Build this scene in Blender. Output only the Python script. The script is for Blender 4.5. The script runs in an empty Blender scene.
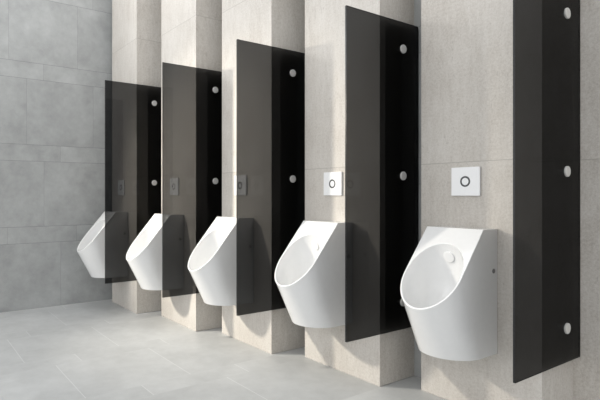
import bpy, bmesh, math, random
from mathutils import Vector

C = bpy.context.scene.collection
sc = bpy.context.scene
PI = math.pi

# ------------------------------------------------------------------ layout
P = 0.926                                   # spacing of the bays
STEP = 0.1916                               # how far each bay is set back per metre
OFF = {1: -0.0189, 2: 0.0104, 3: -0.0058}
def xr(k): return k * P + OFF.get(k, 0)     # right edge of pilaster k
def y0(k): return xr(k) * STEP              # its front plane
W, D = 0.7393, 0.3583                       # pilaster width and depth
H = 4.0
SEAM = 1.4575                               # height of the stone panels

# ------------------------------------------------------------------ node helpers
def new_mat(name):
    m = bpy.data.materials.new(name); m.use_nodes = True
    nt = m.node_tree
    b = nt.nodes['Principled BSDF']
    return m, nt, b
def math_node(nt, op, a, b=None, c=None):
    n = nt.nodes.new('ShaderNodeMath'); n.operation = op
    for i, v in enumerate((a, b, c)):
        if v is None: continue
        if isinstance(v, (int, float)): n.inputs[i].default_value = v
        else: nt.links.new(v, n.inputs[i])
    return n.outputs[0]
def noise(nt, vec, scale, detail=4, rough=.55):
    n = nt.nodes.new('ShaderNodeTexNoise')
    n.inputs['Scale'].default_value = scale; n.inputs['Detail'].default_value = detail
    n.inputs['Roughness'].default_value = rough
    nt.links.new(vec, n.inputs['Vector']); return n.outputs['Fac']
def scaled(nt, vec, s):
    n = nt.nodes.new('ShaderNodeVectorMath'); n.operation = 'MULTIPLY'
    nt.links.new(vec, n.inputs[0]); n.inputs[1].default_value = s
    return n.outputs[0]
def ramp(nt, fac, stops):
    n = nt.nodes.new('ShaderNodeValToRGB')
    cr = n.color_ramp
    while len(cr.elements) < len(stops): cr.elements.new(.5)
    for e, (p, c) in zip(cr.elements, stops):
        e.position = p; e.color = (*c, 1)
    nt.links.new(fac, n.inputs[0]); return n.outputs[0]
def mix(nt, fac, a, b, mode='MIX'):
    n = nt.nodes.new('ShaderNodeMix'); n.data_type = 'RGBA'; n.blend_type = mode
    if isinstance(fac, (int, float)): n.inputs[0].default_value = fac
    else: nt.links.new(fac, n.inputs[0])
    for i, v in ((6, a), (7, b)):
        if isinstance(v, tuple): n.inputs[i].default_value = (*v, 1)
        else: nt.links.new(v, n.inputs[i])
    return n.outputs[2]
def coords(nt):
    n = nt.nodes.new('ShaderNodeTexCoord')
    s = nt.nodes.new('ShaderNodeSeparateXYZ')
    nt.links.new(n.outputs['Object'], s.inputs[0])
    return n.outputs['Object'], s.outputs
def bump(nt, b, h, strength, dist=.01):
    n = nt.nodes.new('ShaderNodeBump'); n.inputs['Strength'].default_value = strength
    n.inputs['Distance'].default_value = dist
    nt.links.new(h, n.inputs['Height']); nt.links.new(n.outputs[0], b.inputs['Normal'])

# tiles laid in alternating wide and narrow courses, joints stepping from course to course
def tile_pattern(nt, a, run, period, wide, length, shift, r_wide, r_narrow, lw_a, lw_r):
    u = math_node(nt, 'DIVIDE', a, period)
    n = math_node(nt, 'FLOOR', u)
    f = math_node(nt, 'SUBTRACT', u, n)
    fm = math_node(nt, 'MULTIPLY', f, period)                       # metres into the course
    is_n = math_node(nt, 'GREATER_THAN', fm, wide)
    off = math_node(nt, 'ADD', math_node(nt, 'MULTIPLY', n, shift),
                    math_node(nt, 'MULTIPLY_ADD', is_n, r_narrow - r_wide, r_wide))
    v = math_node(nt, 'DIVIDE', math_node(nt, 'SUBTRACT', run, off), length)
    vn = math_node(nt, 'FLOOR', v)
    vf = math_node(nt, 'MULTIPLY', math_node(nt, 'SUBTRACT', v, vn), length)
    d_r = math_node(nt, 'MINIMUM', vf, math_node(nt, 'SUBTRACT', length, vf))
    d_a = math_node(nt, 'MINIMUM', math_node(nt, 'ABSOLUTE', math_node(nt, 'SUBTRACT', fm, wide)),
                    math_node(nt, 'MINIMUM', fm, math_node(nt, 'SUBTRACT', period, fm)))
    la = math_node(nt, 'LESS_THAN', d_a, lw_a); lr = math_node(nt, 'LESS_THAN', d_r, lw_r)
    cmb = nt.nodes.new('ShaderNodeCombineXYZ')
    nt.links.new(math_node(nt, 'MULTIPLY_ADD', n, 2.0, is_n), cmb.inputs[0]); nt.links.new(vn, cmb.inputs[1])
    wn = nt.nodes.new('ShaderNodeTexWhiteNoise'); wn.noise_dimensions = '3D'
    nt.links.new(cmb.outputs[0], wn.inputs['Vector'])
    return la, lr, wn.outputs['Value'], wn.outputs['Color']

def concrete(name, base, tint, var, axis):
    m, nt, b = new_mat(name)
    vec, s = coords(nt)
    if axis == 'floor':
        a = math_node(nt, 'SUBTRACT', s[0], 1.154)
        la, lr, rnd, rcol = tile_pattern(nt, a, s[1], .917, .725, .735, .1795, -.385, -.016, .0016, .0026)
    else:
        la, lr, rnd, rcol = tile_pattern(nt, s[2], s[1], .9063, .7245, .735, -.182, -.377, -.2, .0022, .0018)
    off = nt.nodes.new('ShaderNodeVectorMath'); off.operation = 'MULTIPLY_ADD'
    nt.links.new(rcol, off.inputs[0]); off.inputs[1].default_value = (9, 9, 9); nt.links.new(vec, off.inputs[2])
    v2 = off.outputs[0]
    n1 = noise(nt, v2, 2.6, 6, .62); n2 = noise(nt, v2, 11, 5, .6); n3 = noise(nt, v2, 140, 2, .5)
    t = math_node(nt, 'ADD', math_node(nt, 'MULTIPLY', n1, .6), math_node(nt, 'MULTIPLY', n2, .3))
    t = math_node(nt, 'ADD', t, math_node(nt, 'MULTIPLY', n3, .1))
    dk = tuple(c * (1 - var) for c in base); lt = tuple(c * (1 + var) for c in base)
    col = ramp(nt, t, [(.34, dk), (.5, base), (.66, lt)])
    tone = math_node(nt, 'MULTIPLY_ADD', rnd, .07, .965)
    cmb = nt.nodes.new('ShaderNodeCombineXYZ')
    for i in range(3): nt.links.new(tone, cmb.inputs[i])
    col = mix(nt, 1.0, col, cmb.outputs[0], 'MULTIPLY')
    if axis == 'floor':
        lines = math_node(nt, 'MAXIMUM', math_node(nt, 'MULTIPLY', la, .06), math_node(nt, 'MULTIPLY', lr, .42))
    else:
        lines = math_node(nt, 'MAXIMUM', math_node(nt, 'MULTIPLY', la, .6), math_node(nt, 'MULTIPLY', lr, .42))
    col = mix(nt, lines, col, tint)
    nt.links.new(col, b.inputs['Base Color'])
    b.inputs['Roughness'].default_value = .42 if axis == 'floor' else .6
    b.inputs['Specular IOR Level'].default_value = .35
    bump(nt, b, n2, .06, .004)
    return m

def stone(name):
    m, nt, b = new_mat(name)
    vec, s = coords(nt)
    oi = nt.nodes.new('ShaderNodeObjectInfo')
    geo = nt.nodes.new('ShaderNodeNewGeometry')
    f = math_node(nt, 'DIVIDE', s[2], SEAM)
    n = math_node(nt, 'FLOOR', f)
    fz = math_node(nt, 'MULTIPLY', math_node(nt, 'SUBTRACT', f, n), SEAM)
    d = math_node(nt, 'MINIMUM', fz, math_node(nt, 'SUBTRACT', SEAM, fz))
    line = math_node(nt, 'LESS_THAN', d, .0024)
    cmb = nt.nodes.new('ShaderNodeCombineXYZ')
    nt.links.new(math_node(nt, 'MULTIPLY', oi.outputs['Random'], 37), cmb.inputs[0])
    nt.links.new(math_node(nt, 'MULTIPLY', n, 5.3), cmb.inputs[1])
    add = nt.nodes.new('ShaderNodeVectorMath'); nt.links.new(vec, add.inputs[0]); nt.links.new(cmb.outputs[0], add.inputs[1])
    v = add.outputs[0]
    n1 = noise(nt, v, 2.2, 5, .6)
    n2 = noise(nt, scaled(nt, v, (22, 22, 5)), 1.4, 6, .7)          # vertical clouding
    n3 = noise(nt, v, 70, 4, .7)
    n4 = noise(nt, v, 210, 2, .6)
    t = math_node(nt, 'ADD', math_node(nt, 'MULTIPLY', n1, .22), math_node(nt, 'MULTIPLY', n2, .22))
    t = math_node(nt, 'ADD', t, math_node(nt, 'MULTIPLY', n3, .34))
    t = math_node(nt, 'ADD', t, math_node(nt, 'MULTIPLY', n4, .22))
    col = ramp(nt, t, [(.38, (.43, .395, .355)), (.5, (.55, .52, .48)), (.62, (.64, .615, .58))])
    # short darker hairline veins
    vn = noise(nt, scaled(nt, v, (16, 16, 3)), 1.3, 3, .55)
    vein = math_node(nt, 'LESS_THAN', math_node(nt, 'ABSOLUTE', math_node(nt, 'SUBTRACT', vn, .5)), .006)
    gate = math_node(nt, 'GREATER_THAN', noise(nt, v, 5.5, 2, .5), .58)
    col = mix(nt, math_node(nt, 'MULTIPLY', math_node(nt, 'MULTIPLY', vein, gate), .35), col, (.3, .27, .24))
    pit = math_node(nt, 'LESS_THAN', noise(nt, v, 95, 1, .4), .27)
    col = mix(nt, math_node(nt, 'MULTIPLY', pit, .35), col, (.34, .31, .28))
    col = mix(nt, math_node(nt, 'MULTIPLY', line, .45), col, (.25, .235, .21))
    nt.links.new(col, b.inputs['Base Color'])
    b.inputs['Roughness'].default_value = .72
    b.inputs['Specular IOR Level'].default_value = .25
    bump(nt, b, n3, .12, .003)
    return m

def plain(name, col, rough, metal=0.0, spec=.5, coat=0.0):
    m, nt, b = new_mat(name)
    vec, s = coords(nt)
    n = noise(nt, vec, 30, 2, .5)
    nt.links.new(ramp(nt, n, [(.2, tuple(c * .985 for c in col)), (.8, tuple(min(1, c * 1.015) for c in col))]), b.inputs['Base Color'])
    b.inputs['Roughness'].default_value = rough; b.inputs['Metallic'].default_value = metal
    b.inputs['Specular IOR Level'].default_value = spec; b.inputs['Coat Weight'].default_value = coat
    b.inputs['Coat Roughness'].default_value = .05
    return m

def smoked_glass():
    m = bpy.data.materials.new('smoked_glass'); m.use_nodes = True
    nt = m.node_tree; nt.nodes.clear()
    out = nt.nodes.new('ShaderNodeOutputMaterial')
    tr = nt.nodes.new('ShaderNodeBsdfTransparent')
    # absorption grows with the length of the path through the pane
    g0 = nt.nodes.new('ShaderNodeNewGeometry')
    dp = nt.nodes.new('ShaderNodeVectorMath'); dp.operation = 'DOT_PRODUCT'
    nt.links.new(g0.outputs['Normal'], dp.inputs[0]); nt.links.new(g0.outputs['Incoming'], dp.inputs[1])
    c2 = math_node(nt, 'MULTIPLY', dp.outputs['Value'], dp.outputs['Value'])
    ct = math_node(nt, 'SQRT', math_node(nt, 'SUBTRACT', 1.0, math_node(nt, 'DIVIDE', math_node(nt, 'SUBTRACT', 1.0, c2), 2.25)))
    ex = math_node(nt, 'DIVIDE', 1.0, ct)
    tc = nt.nodes.new('ShaderNodeCombineXYZ')
    for i in range(3): nt.links.new(math_node(nt, 'POWER', GLASS_T[i], ex), tc.inputs[i])
    nt.links.new(tc.outputs[0], tr.inputs[0])
    gl = nt.nodes.new('ShaderNodeBsdfGlossy'); gl.inputs['Roughness'].default_value = .015
    gl.inputs['Color'].default_value = (.42, .42, .42, 1)
    fr = nt.nodes.new('ShaderNodeFresnel'); fr.inputs[0].default_value = 1.36
    geo = nt.nodes.new('ShaderNodeNewGeometry')
    front = math_node(nt, 'SUBTRACT', 1.0, geo.outputs['Backfacing'])
    fac = math_node(nt, 'MULTIPLY', fr.outputs[0], front)
    mx = nt.nodes.new('ShaderNodeMixShader')
    nt.links.new(fac, mx.inputs[0]); nt.links.new(tr.outputs[0], mx.inputs[1]); nt.links.new(gl.outputs[0], mx.inputs[2])
    nt.links.new(mx.outputs[0], out.inputs[0])
    return m

GLASS_T = (.328, .330, .332)
M = {
    'floor': concrete('floor_concrete_tile', (.475, .484, .484), (.77, .78, .78), .13, 'floor'),
    'wall': concrete('wall_concrete_tile', (.365, .374, .373), (.14, .142, .14), .2, 'wall'),
    'stone': stone('beige_stone'),
    'ceramic': plain('white_ceramic', (.785, .788, .787), .12, spec=.5, coat=.3),
    'plate': plain('white_plastic', (.84, .845, .85), .3),
    'ring': plain('grey_ring', (.035, .038, .042), .35),
    'steel': plain('brushed_steel', (.70, .69, .67), .4, metal=.35),
    'cap': plain('grey_cap', (.17, .17, .17), .4),
    'edge': plain('dark_glass_edge', (.012, .012, .013), .3, spec=.3),
    'glass': smoked_glass(),
}

# ------------------------------------------------------------------ object helpers
def link(name, bm, mats, parent=None, smooth=False, loc=(0, 0, 0)):
    bmesh.ops.recalc_face_normals(bm, faces=bm.faces[:])
    me = bpy.data.meshes.new(name); bm.to_mesh(me); bm.free()
    for m in (mats if isinstance(mats, (list, tuple)) else [mats]): me.materials.append(m)
    if smooth:
        for p in me.polygons: p.use_smooth = True
    o = bpy.data.objects.new(name, me); C.objects.link(o)
    o.location = loc
    if parent: o.parent = parent
    return o
def bevel(o, w, seg=2, ang=35):
    md = o.modifiers.new('bevel', 'BEVEL'); md.width = w; md.segments = seg
    md.limit_method = 'ANGLE'; md.angle_limit = math.radians(ang); md.harden_normals = True
    for p in o.data.polygons: p.use_smooth = True
    return o
def box(bm, x0, x1, y0_, y1, z0, z1):
    vs = [bm.verts.new((x, y, z)) for x in (x0, x1) for y in (y0_, y1) for z in (z0, z1)]
    for f in ((0, 1, 3, 2), (4, 6, 7, 5), (0, 4, 5, 1), (2, 3, 7, 6), (0, 2, 6, 4), (1, 5, 7, 3)):
        bm.faces.new([vs[i] for i in f])
def revolve(bm, prof, n=40, axis='x'):
    """prof: (radius, height along axis) pairs; closes both ends"""
    rings = []
    for r, h in prof:
        ring = []
        for i in range(n):
            a = 2 * PI * i / n; c, s = r * math.cos(a), r * math.sin(a)
            ring.append(bm.verts.new({'x': (h, c, s), 'y': (c, h, s), 'z': (c, s, h)}[axis]))
        rings.append(ring)
    for a, b in zip(rings, rings[1:]):
        for i in range(n):
            bm.faces.new((a[i], a[(i + 1) % n], b[(i + 1) % n], b[i]))
    bm.faces.new(rings[0]); bm.faces.new(rings[-1][::-1])
def thing(name, label, cat, loc, group):
    o = bpy.data.objects.new(name, None); C.objects.link(o)
    o.empty_display_size = .1
    o.location = loc; o['label'] = label; o['category'] = cat; o['group'] = group
    return o
def dup(root, loc, label):
    r = root.copy(); C.objects.link(r); r.location = loc; r['label'] = label
    for ch in list(root.children):
        c = ch.copy(); C.objects.link(c); c.parent = r
        for g in ch.children:
            d = g.copy(); C.objects.link(d); d.parent = c
    return r
def struct(o, label, cat):
    o['kind'] = 'structure'; o['label'] = label; o['category'] = cat
    return o

# ------------------------------------------------------------------ room shell
bm = bmesh.new(); box(bm, -.1, 9.5, -7, 3.2, -.12, 0)
struct(link('floor', bm, M['floor']), 'pale grey concrete tile floor', 'floor')
bm = bmesh.new(); box(bm, -.126, .024, -4.5, 1.0, 0, H)
struct(link('wall_left', bm, M['wall']), 'grey concrete tiled end wall', 'wall')
bm = bmesh.new()
edges = [.024] + [xr(k) - W for k in range(2, 6)] + [xr(5) - .05]
for k in range(1, 6):
    box(bm, edges[k - 1], edges[k], y0(k) + D, y0(k) + D + .45, .295, H + .295)
struct(link('wall_back', bm, M['wall'], loc=(0, 0, -.295)), 'grey recessed wall between the stone pilasters', 'wall')

bm = bmesh.new(); box(bm, xr(5) - .05, 9.5, y0(5) + D, y0(5) + D + .45, 0, H)
struct(link('wall_right', bm, M['stone']), 'beige stone wall set back at the right edge of the photo', 'wall')
ORD = {1: 'beige stone pilaster in the far corner against the grey end wall',
       2: 'beige stone pilaster carrying the second urinal from the grey end wall',
       3: 'beige stone pilaster carrying the middle urinal of the row',
       4: 'beige stone pilaster carrying the second nearest urinal',
       5: 'beige stone pilaster carrying the nearest, largest looking urinal'}
for k in range(1, 6):
    bm = bmesh.new(); box(bm, -W, 0, 0, D + .01, 0, H)
    o = link('wall_pilaster', bm, M['stone'], loc=(xr(k), y0(k), 0)); bevel(o, .0015, 1)
    struct(o, ORD[k], 'pilaster')

# ------------------------------------------------------------------ urinal
UH, HW = .705, .178                     # height, half width
TOPD, SL = .1413, 1.185                  # depth of the flat top, fall of the slanted front
RY, RL = .351, .146                     # where the rim starts curving, how far it reaches
BY, BL = .166, .181
Z0 = .366
def slant_z(y): return UH - SL * (y - TOPD)
def urinal_mesh():
    bm = bmesh.new()
    # outline columns, from the back right corner round the front to the back left corner
    cols = []                                            # (rim point, base point)
    for y in (0, .05, .1, TOPD): cols.append(((HW, y, UH), (HW, y * BY / RY, 0)))
    for y in (.2, .25, .3, RY): cols.append(((HW, y, slant_z(y)), (HW, y * BY / RY, 0)))
    NA = 40
    for i in range(1, NA):
        a = PI * i / NA
        cx, sy = math.cos(a), math.sin(a)
        y = RY + RL * sy
        cols.append(((HW * cx, y, slant_z(y)), (HW * cx, BY + BL * sy, 0)))
    for r, b in reversed(cols[:8]): cols.append(((-r[0], r[1], r[2]), (-b[0], b[1], b[2])))
    NV = 10
    grid = []
    for r, b in cols:
        R, B = Vector(r), Vector(b); col = []
        for j in range(NV + 1):
            t = j / NV
            p = R.lerp(B, t)
            col.append(bm.verts.new(p))
        grid.append(col)
    n = len(grid)
    for i in range(n - 1):
        for j in range(NV):
            bm.faces.new((grid[i][j], grid[i][j + 1], grid[i + 1][j + 1], grid[i + 1][j]))
    # back, foot and top
    for j in range(NV):
        bm.faces.new((grid[0][j], grid[n - 1][j], grid[n - 1][j + 1], grid[0][j + 1]))
    bm.faces.new([c[NV] for c in grid])
    bm.faces.new([grid[i][0] for i in (0, 1, 2, 3)] + [grid[i][0] for i in (n - 4, n - 3, n - 2, n - 1)])
    # slanted face: outer loop (top edge closed by straight line) to the opening
    outer = [grid[i][0] for i in range(3, n - 3)]
    top = []
    for i in range(1, 12):
        x = -HW + 2 * HW * i / 12
        top.append(bm.verts.new((x, TOPD, UH)))
    # rebuild the top face so that it shares the subdivided edge
    bmesh.ops.delete(bm, geom=[f for f in bm.faces if all(abs(v.co.z - UH) < 1e-6 for v in f.verts)], context='FACES_ONLY')
    bm.faces.new([grid[i][0] for i in (0, 1, 2, 3)] + top[::-1] + [grid[i][0] for i in (n - 4, n - 3, n - 2, n - 1)])
    loop = outer + top
    cy = .345
    def opening(v):
        """opening point in the direction of an outer loop vertex"""
        x, y = v.co.x, v.co.y - cy
        if y > 0:
            # follows the rim at constant width
            d = Vector((x, y * 1.5)); L = d.length
            k = (L - .009) / L
            return x * k, cy + y * k
        a = math.atan2(y / .131, x / (HW - .009))
        return (HW - .009) * math.cos(a), cy + .131 * math.sin(a)
    nrm = Vector((0, SL, 1)).normalized()
    op = []
    for v in loop:
        x, y = opening(v); op.append(Vector((x, y, slant_z(y))))
    # even the opening points on the upper arc by angle
    rings = [loop]
    Dp = .27
    prof = [(1.0, 0.0), (.993, .0035), (.985, .010)]
    for t in (12, 22, 32, 42, 52, 62, 72, 82):
        prof.append((.985 * math.cos(math.radians(t)) ** .5, .010 + Dp * math.sin(math.radians(t))))
    ctr = Vector((0, .385, slant_z(.385)))
    for s, d in prof:
        ring = []
        for p in op:
            lip = min(d, .010)
            q = ctr + (p - ctr) * s - nrm * lip + Vector((0, -.42, -.91)) * (d - lip)
            ring.append(bm.verts.new(q))
        rings.append(ring)
    m = len(loop)
    for a, b in zip(rings, rings[1:]):
        for i in range(m):
            bm.faces.new((a[i], a[(i + 1) % m], b[(i + 1) % m], b[i]))
    bm.faces.new(rings[-1])
    # spray head pose on the upper wall of the bowl
    k = len(outer) + 5
    p = Vector((0, 0, 0)); p0 = rings[5][k].co; p1 = rings[4][k].co
    return bm, p0.lerp(p1, .7), (p1 - p0)

ROOM_G = 'urinals in the row along the stone pilasters'
U = thing('urinal', '', 'urinal', (0, 0, 0), ROOM_G)
U.rotation_euler = (0, 0, PI)           # the mesh is built facing +Y and turned to face the room
bm, hp, ht = urinal_mesh()
body = link('bowl_body', bm, M['ceramic'], U); bevel(body, .0032, 3, 38)
bm = bmesh.new(); revolve(bm, [(.0325, -.014), (.0325, .007), (.0318, .0088), (.0295, .0095)], 40, 'z')
hd = link('spray_head', bm, M['ceramic'], U)
up = ht.normalized(); nz = Vector((1, 0, 0)).cross(up)
if nz.y < 0: nz = -nz
hd.location = hp + nz * .001
hd.rotation_euler = nz.to_track_quat('Z', 'Y').to_euler()
for s in (-1, 1):
    bm = bmesh.new(); revolve(bm, [(.0135, -.004), (.0135, .002), (.0115, .003)], 20, 'x')
    c = link('fixing_cap', bm, M['cap'], U, loc=(s * HW, .04, .47))
    c.rotation_euler = (0, 0, 0 if s > 0 else PI)
    c['label'] = 'small dark grey fixing cap'

UL = {1: 'white ceramic urinal in the far corner by the grey wall, leftmost of the row',
      2: 'white ceramic urinal second from the left, between the two farthest glass screens',
      3: 'white ceramic urinal in the middle of the row of five',
      4: 'white ceramic urinal second from the right, left of the second nearest glass screen',
      5: 'white ceramic urinal nearest on the right, largest and unobstructed by glass'}
def u_loc(k): return (xr(k) - .4155, y0(k) - .0005, Z0)
U.location = u_loc(1); U['label'] = UL[1]
for k in range(2, 6): dup(U, u_loc(k), UL[k])

# ------------------------------------------------------------------ flush plates
PG = 'square white flush plates above the urinals'
F = thing('flush_plate', '', 'flush plate', (0, 0, 0), PG)
bm = bmesh.new(); box(bm, -.091, .091, -.013, 0, -.085, .085)
pl = link('cover_plate', bm, M['plate'], F); bevel(pl, .0025, 2)
bm = bmesh.new()
n = 48; rr = []
for r, y in ((.0318, -.0125), (.0318, -.0142), (.0218, -.0142), (.0218, -.0125)):
    rr.append([bm.verts.new((r * math.cos(2 * PI * i / n), y, r * math.sin(2 * PI * i / n))) for i in range(n)])
for a, b in zip(rr, rr[1:] + rr[:1]):
    for i in range(n): bm.faces.new((a[i], a[(i + 1) % n], b[(i + 1) % n], b[i]))
rg = link('button_ring', bm, M['ring'], F); rg['label'] = 'dark grey ring'
bm = bmesh.new(); box(bm, -.006, .006, -.0138, -.010, -.0845, -.0815)
tb = link('release_tab', bm, M['plate'], F)
FL = {1: 'white flush plate above the leftmost urinal, seen behind smoked glass',
      2: 'white flush plate above the second urinal from the left, behind glass',
      3: 'white flush plate above the middle urinal, half behind a screen edge',
      4: 'white flush plate with dark ring above the second urinal from the right',
      5: 'white flush plate with dark ring above the nearest urinal on the right'}
def f_loc(k): return (xr(k) - .425, y0(k) - .0005, 1.341)
F.location = f_loc(1); F['label'] = FL[1]
for k in range(2, 6): dup(F, f_loc(k), FL[k])

# ------------------------------------------------------------------ glass screens
SG = 'smoked glass privacy screens'
GD, GB, ZB, ZT = .3538, .3472, .3602, 2.4196
GX0, GX1 = .031, .041
S = thing('privacy_screen', '', 'glass screen', (0, 0, 0), SG)
bm = bmesh.new()
prof = []
def corner(cy_, cz_, r, a0):
    for i in range(5):
        a = math.radians(a0 + 90 * i / 4); prof.append((cy_ + r * math.cos(a), cz_ + r * math.sin(a)))
rc = .012
corner(GB - rc, ZT - rc, rc, 0); corner(-GD + .003, ZT - .003, .003, 90)
corner(-GD + .003, ZB + .003, .003, 180); corner(GB - .003, ZB + .003, .003, 270)
va = [bm.verts.new((GX0, y, z)) for y, z in prof]; vb = [bm.verts.new((GX1, y, z)) for y, z in prof]
bm.faces.new(va); bm.faces.new(vb)
for i in range(len(va)):
    j = (i + 1) % len(va)
    f = bm.faces.new((va[i], va[j], vb[j], vb[i])); f.material_index = 1
link('glass_panel', bm, [M['glass'], M['edge']], S)
bm = bmesh.new(); revolve(bm, [(.029, 0), (.029, .007), (.0275, .009), (.024, .0098)], 40, 'x')
bt = bmesh.new(); revolve(bt, [(.014, .001), (.014, GX0)], 28, 'x')
for i, z in enumerate((2.2385, 1.388, .5437)):
    if i == 0:
        b0 = link('fixing_disc', bm, M['steel'], S, loc=(GX1, .1823, z)); b0['label'] = 'round steel fixing disc'
        s0 = link('spacer', bt, M['steel'], b0, loc=(-GX1, 0, 0))
    else:
        b = b0.copy(); C.objects.link(b); b.parent = S; b.location = (GX1, .1823, z)
        d = s0.copy(); C.objects.link(d); d.parent = b
SL_ = {1: 'smoked glass screen farthest left, beside the corner urinal',
       2: 'smoked glass screen second from the left, between second and middle urinals',
       3: 'smoked glass screen in the middle of the row, right of the middle urinal',
       4: 'smoked glass screen just left of the nearest urinal, second from the right',
       5: 'smoked glass screen nearest on the right, its top out of frame'}
def s_loc(k): return (xr(k), y0(k), 0)
S.location = s_loc(1); S['label'] = SL_[1]
for k in range(2, 6): dup(S, s_loc(k), SL_[k])

# ------------------------------------------------------------------ light
w = bpy.data.worlds.new('sky'); sc.world = w; w.use_nodes = True
bg = w.node_tree.nodes['Background']
bg.inputs[0].default_value = (.985, .995, 1.0, 1); bg.inputs[1].default_value = 1.2

def aim(o, target):
    o.rotation_euler = (Vector(target) - o.location).to_track_quat('-Z', 'Y').to_euler()
l = bpy.data.lights.new('key_spot', 'SPOT'); l.energy = 960; l.color = (1.0, .93, .81)
l.spot_size = math.radians(54); l.spot_blend = 1.0; l.shadow_soft_size = .13
o = bpy.data.objects.new('key_spot', l); C.objects.link(o); o.location = (.2, -2.8, 2.65); aim(o, (2.2, .5, .95))
l = bpy.data.lights.new('front_fill', 'AREA'); l.shape = 'RECTANGLE'; l.size = 6; l.size_y = 3.4; l.energy = 85; l.color = (.99, .99, 1)  # added soft fill that lifts the pilaster fronts, not a known window
o = bpy.data.objects.new('front_fill', l); C.objects.link(o); o.location = (.6, -6.2, 2.2); aim(o, (2.2, 0, 1.2))

l = bpy.data.lights.new('top_fill_spot', 'SPOT'); l.energy = 230; l.color = (.97, .985, 1.0)  # extra neutral spot added to brighten the pilaster tops
l.spot_size = math.radians(62); l.spot_blend = 1.0; l.shadow_soft_size = .3
o = bpy.data.objects.new('top_fill_spot', l); C.objects.link(o); o.location = (.2, -2.8, 3.5); aim(o, (2.35, .4, 3.2))
l = bpy.data.lights.new('overhead_fill', 'AREA'); l.shape = 'SQUARE'; l.size = 3; l.energy = 42; l.color = (1, .995, .985)  # added fill from above, brightens floor and upper end wall; no known fitting
o = bpy.data.objects.new('overhead_fill', l); C.objects.link(o); o.location = (.9, -1.5, 4.3); aim(o, (.9, -1.5, 0))

# ------------------------------------------------------------------ camera
cd = bpy.data.cameras.new('camera'); cam = bpy.data.objects.new('camera', cd); C.objects.link(cam)
f = 501.1774
cd.sensor_fit = 'HORIZONTAL'; cd.sensor_width = 36; cd.lens = f * 36 / 600
cd.shift_x = (300 - 243) / 600; cd.shift_y = -(200 - 194.1553) / 600
cam.location = (5.9123, -1.8931, 1.2658)
cam.rotation_euler = (PI / 2, 0, .9701)
cd.clip_start = .05
sc.camera = cam

vs = sc.view_settings
vs.view_transform = 'Standard'; vs.look = 'None'; vs.gamma = 1; vs.use_curve_mapping = False
vs.exposure = 0.0
sc.cycles.transparent_max_bounces = 24; sc.cycles.max_bounces = 12; sc.cycles.glossy_bounces = 6
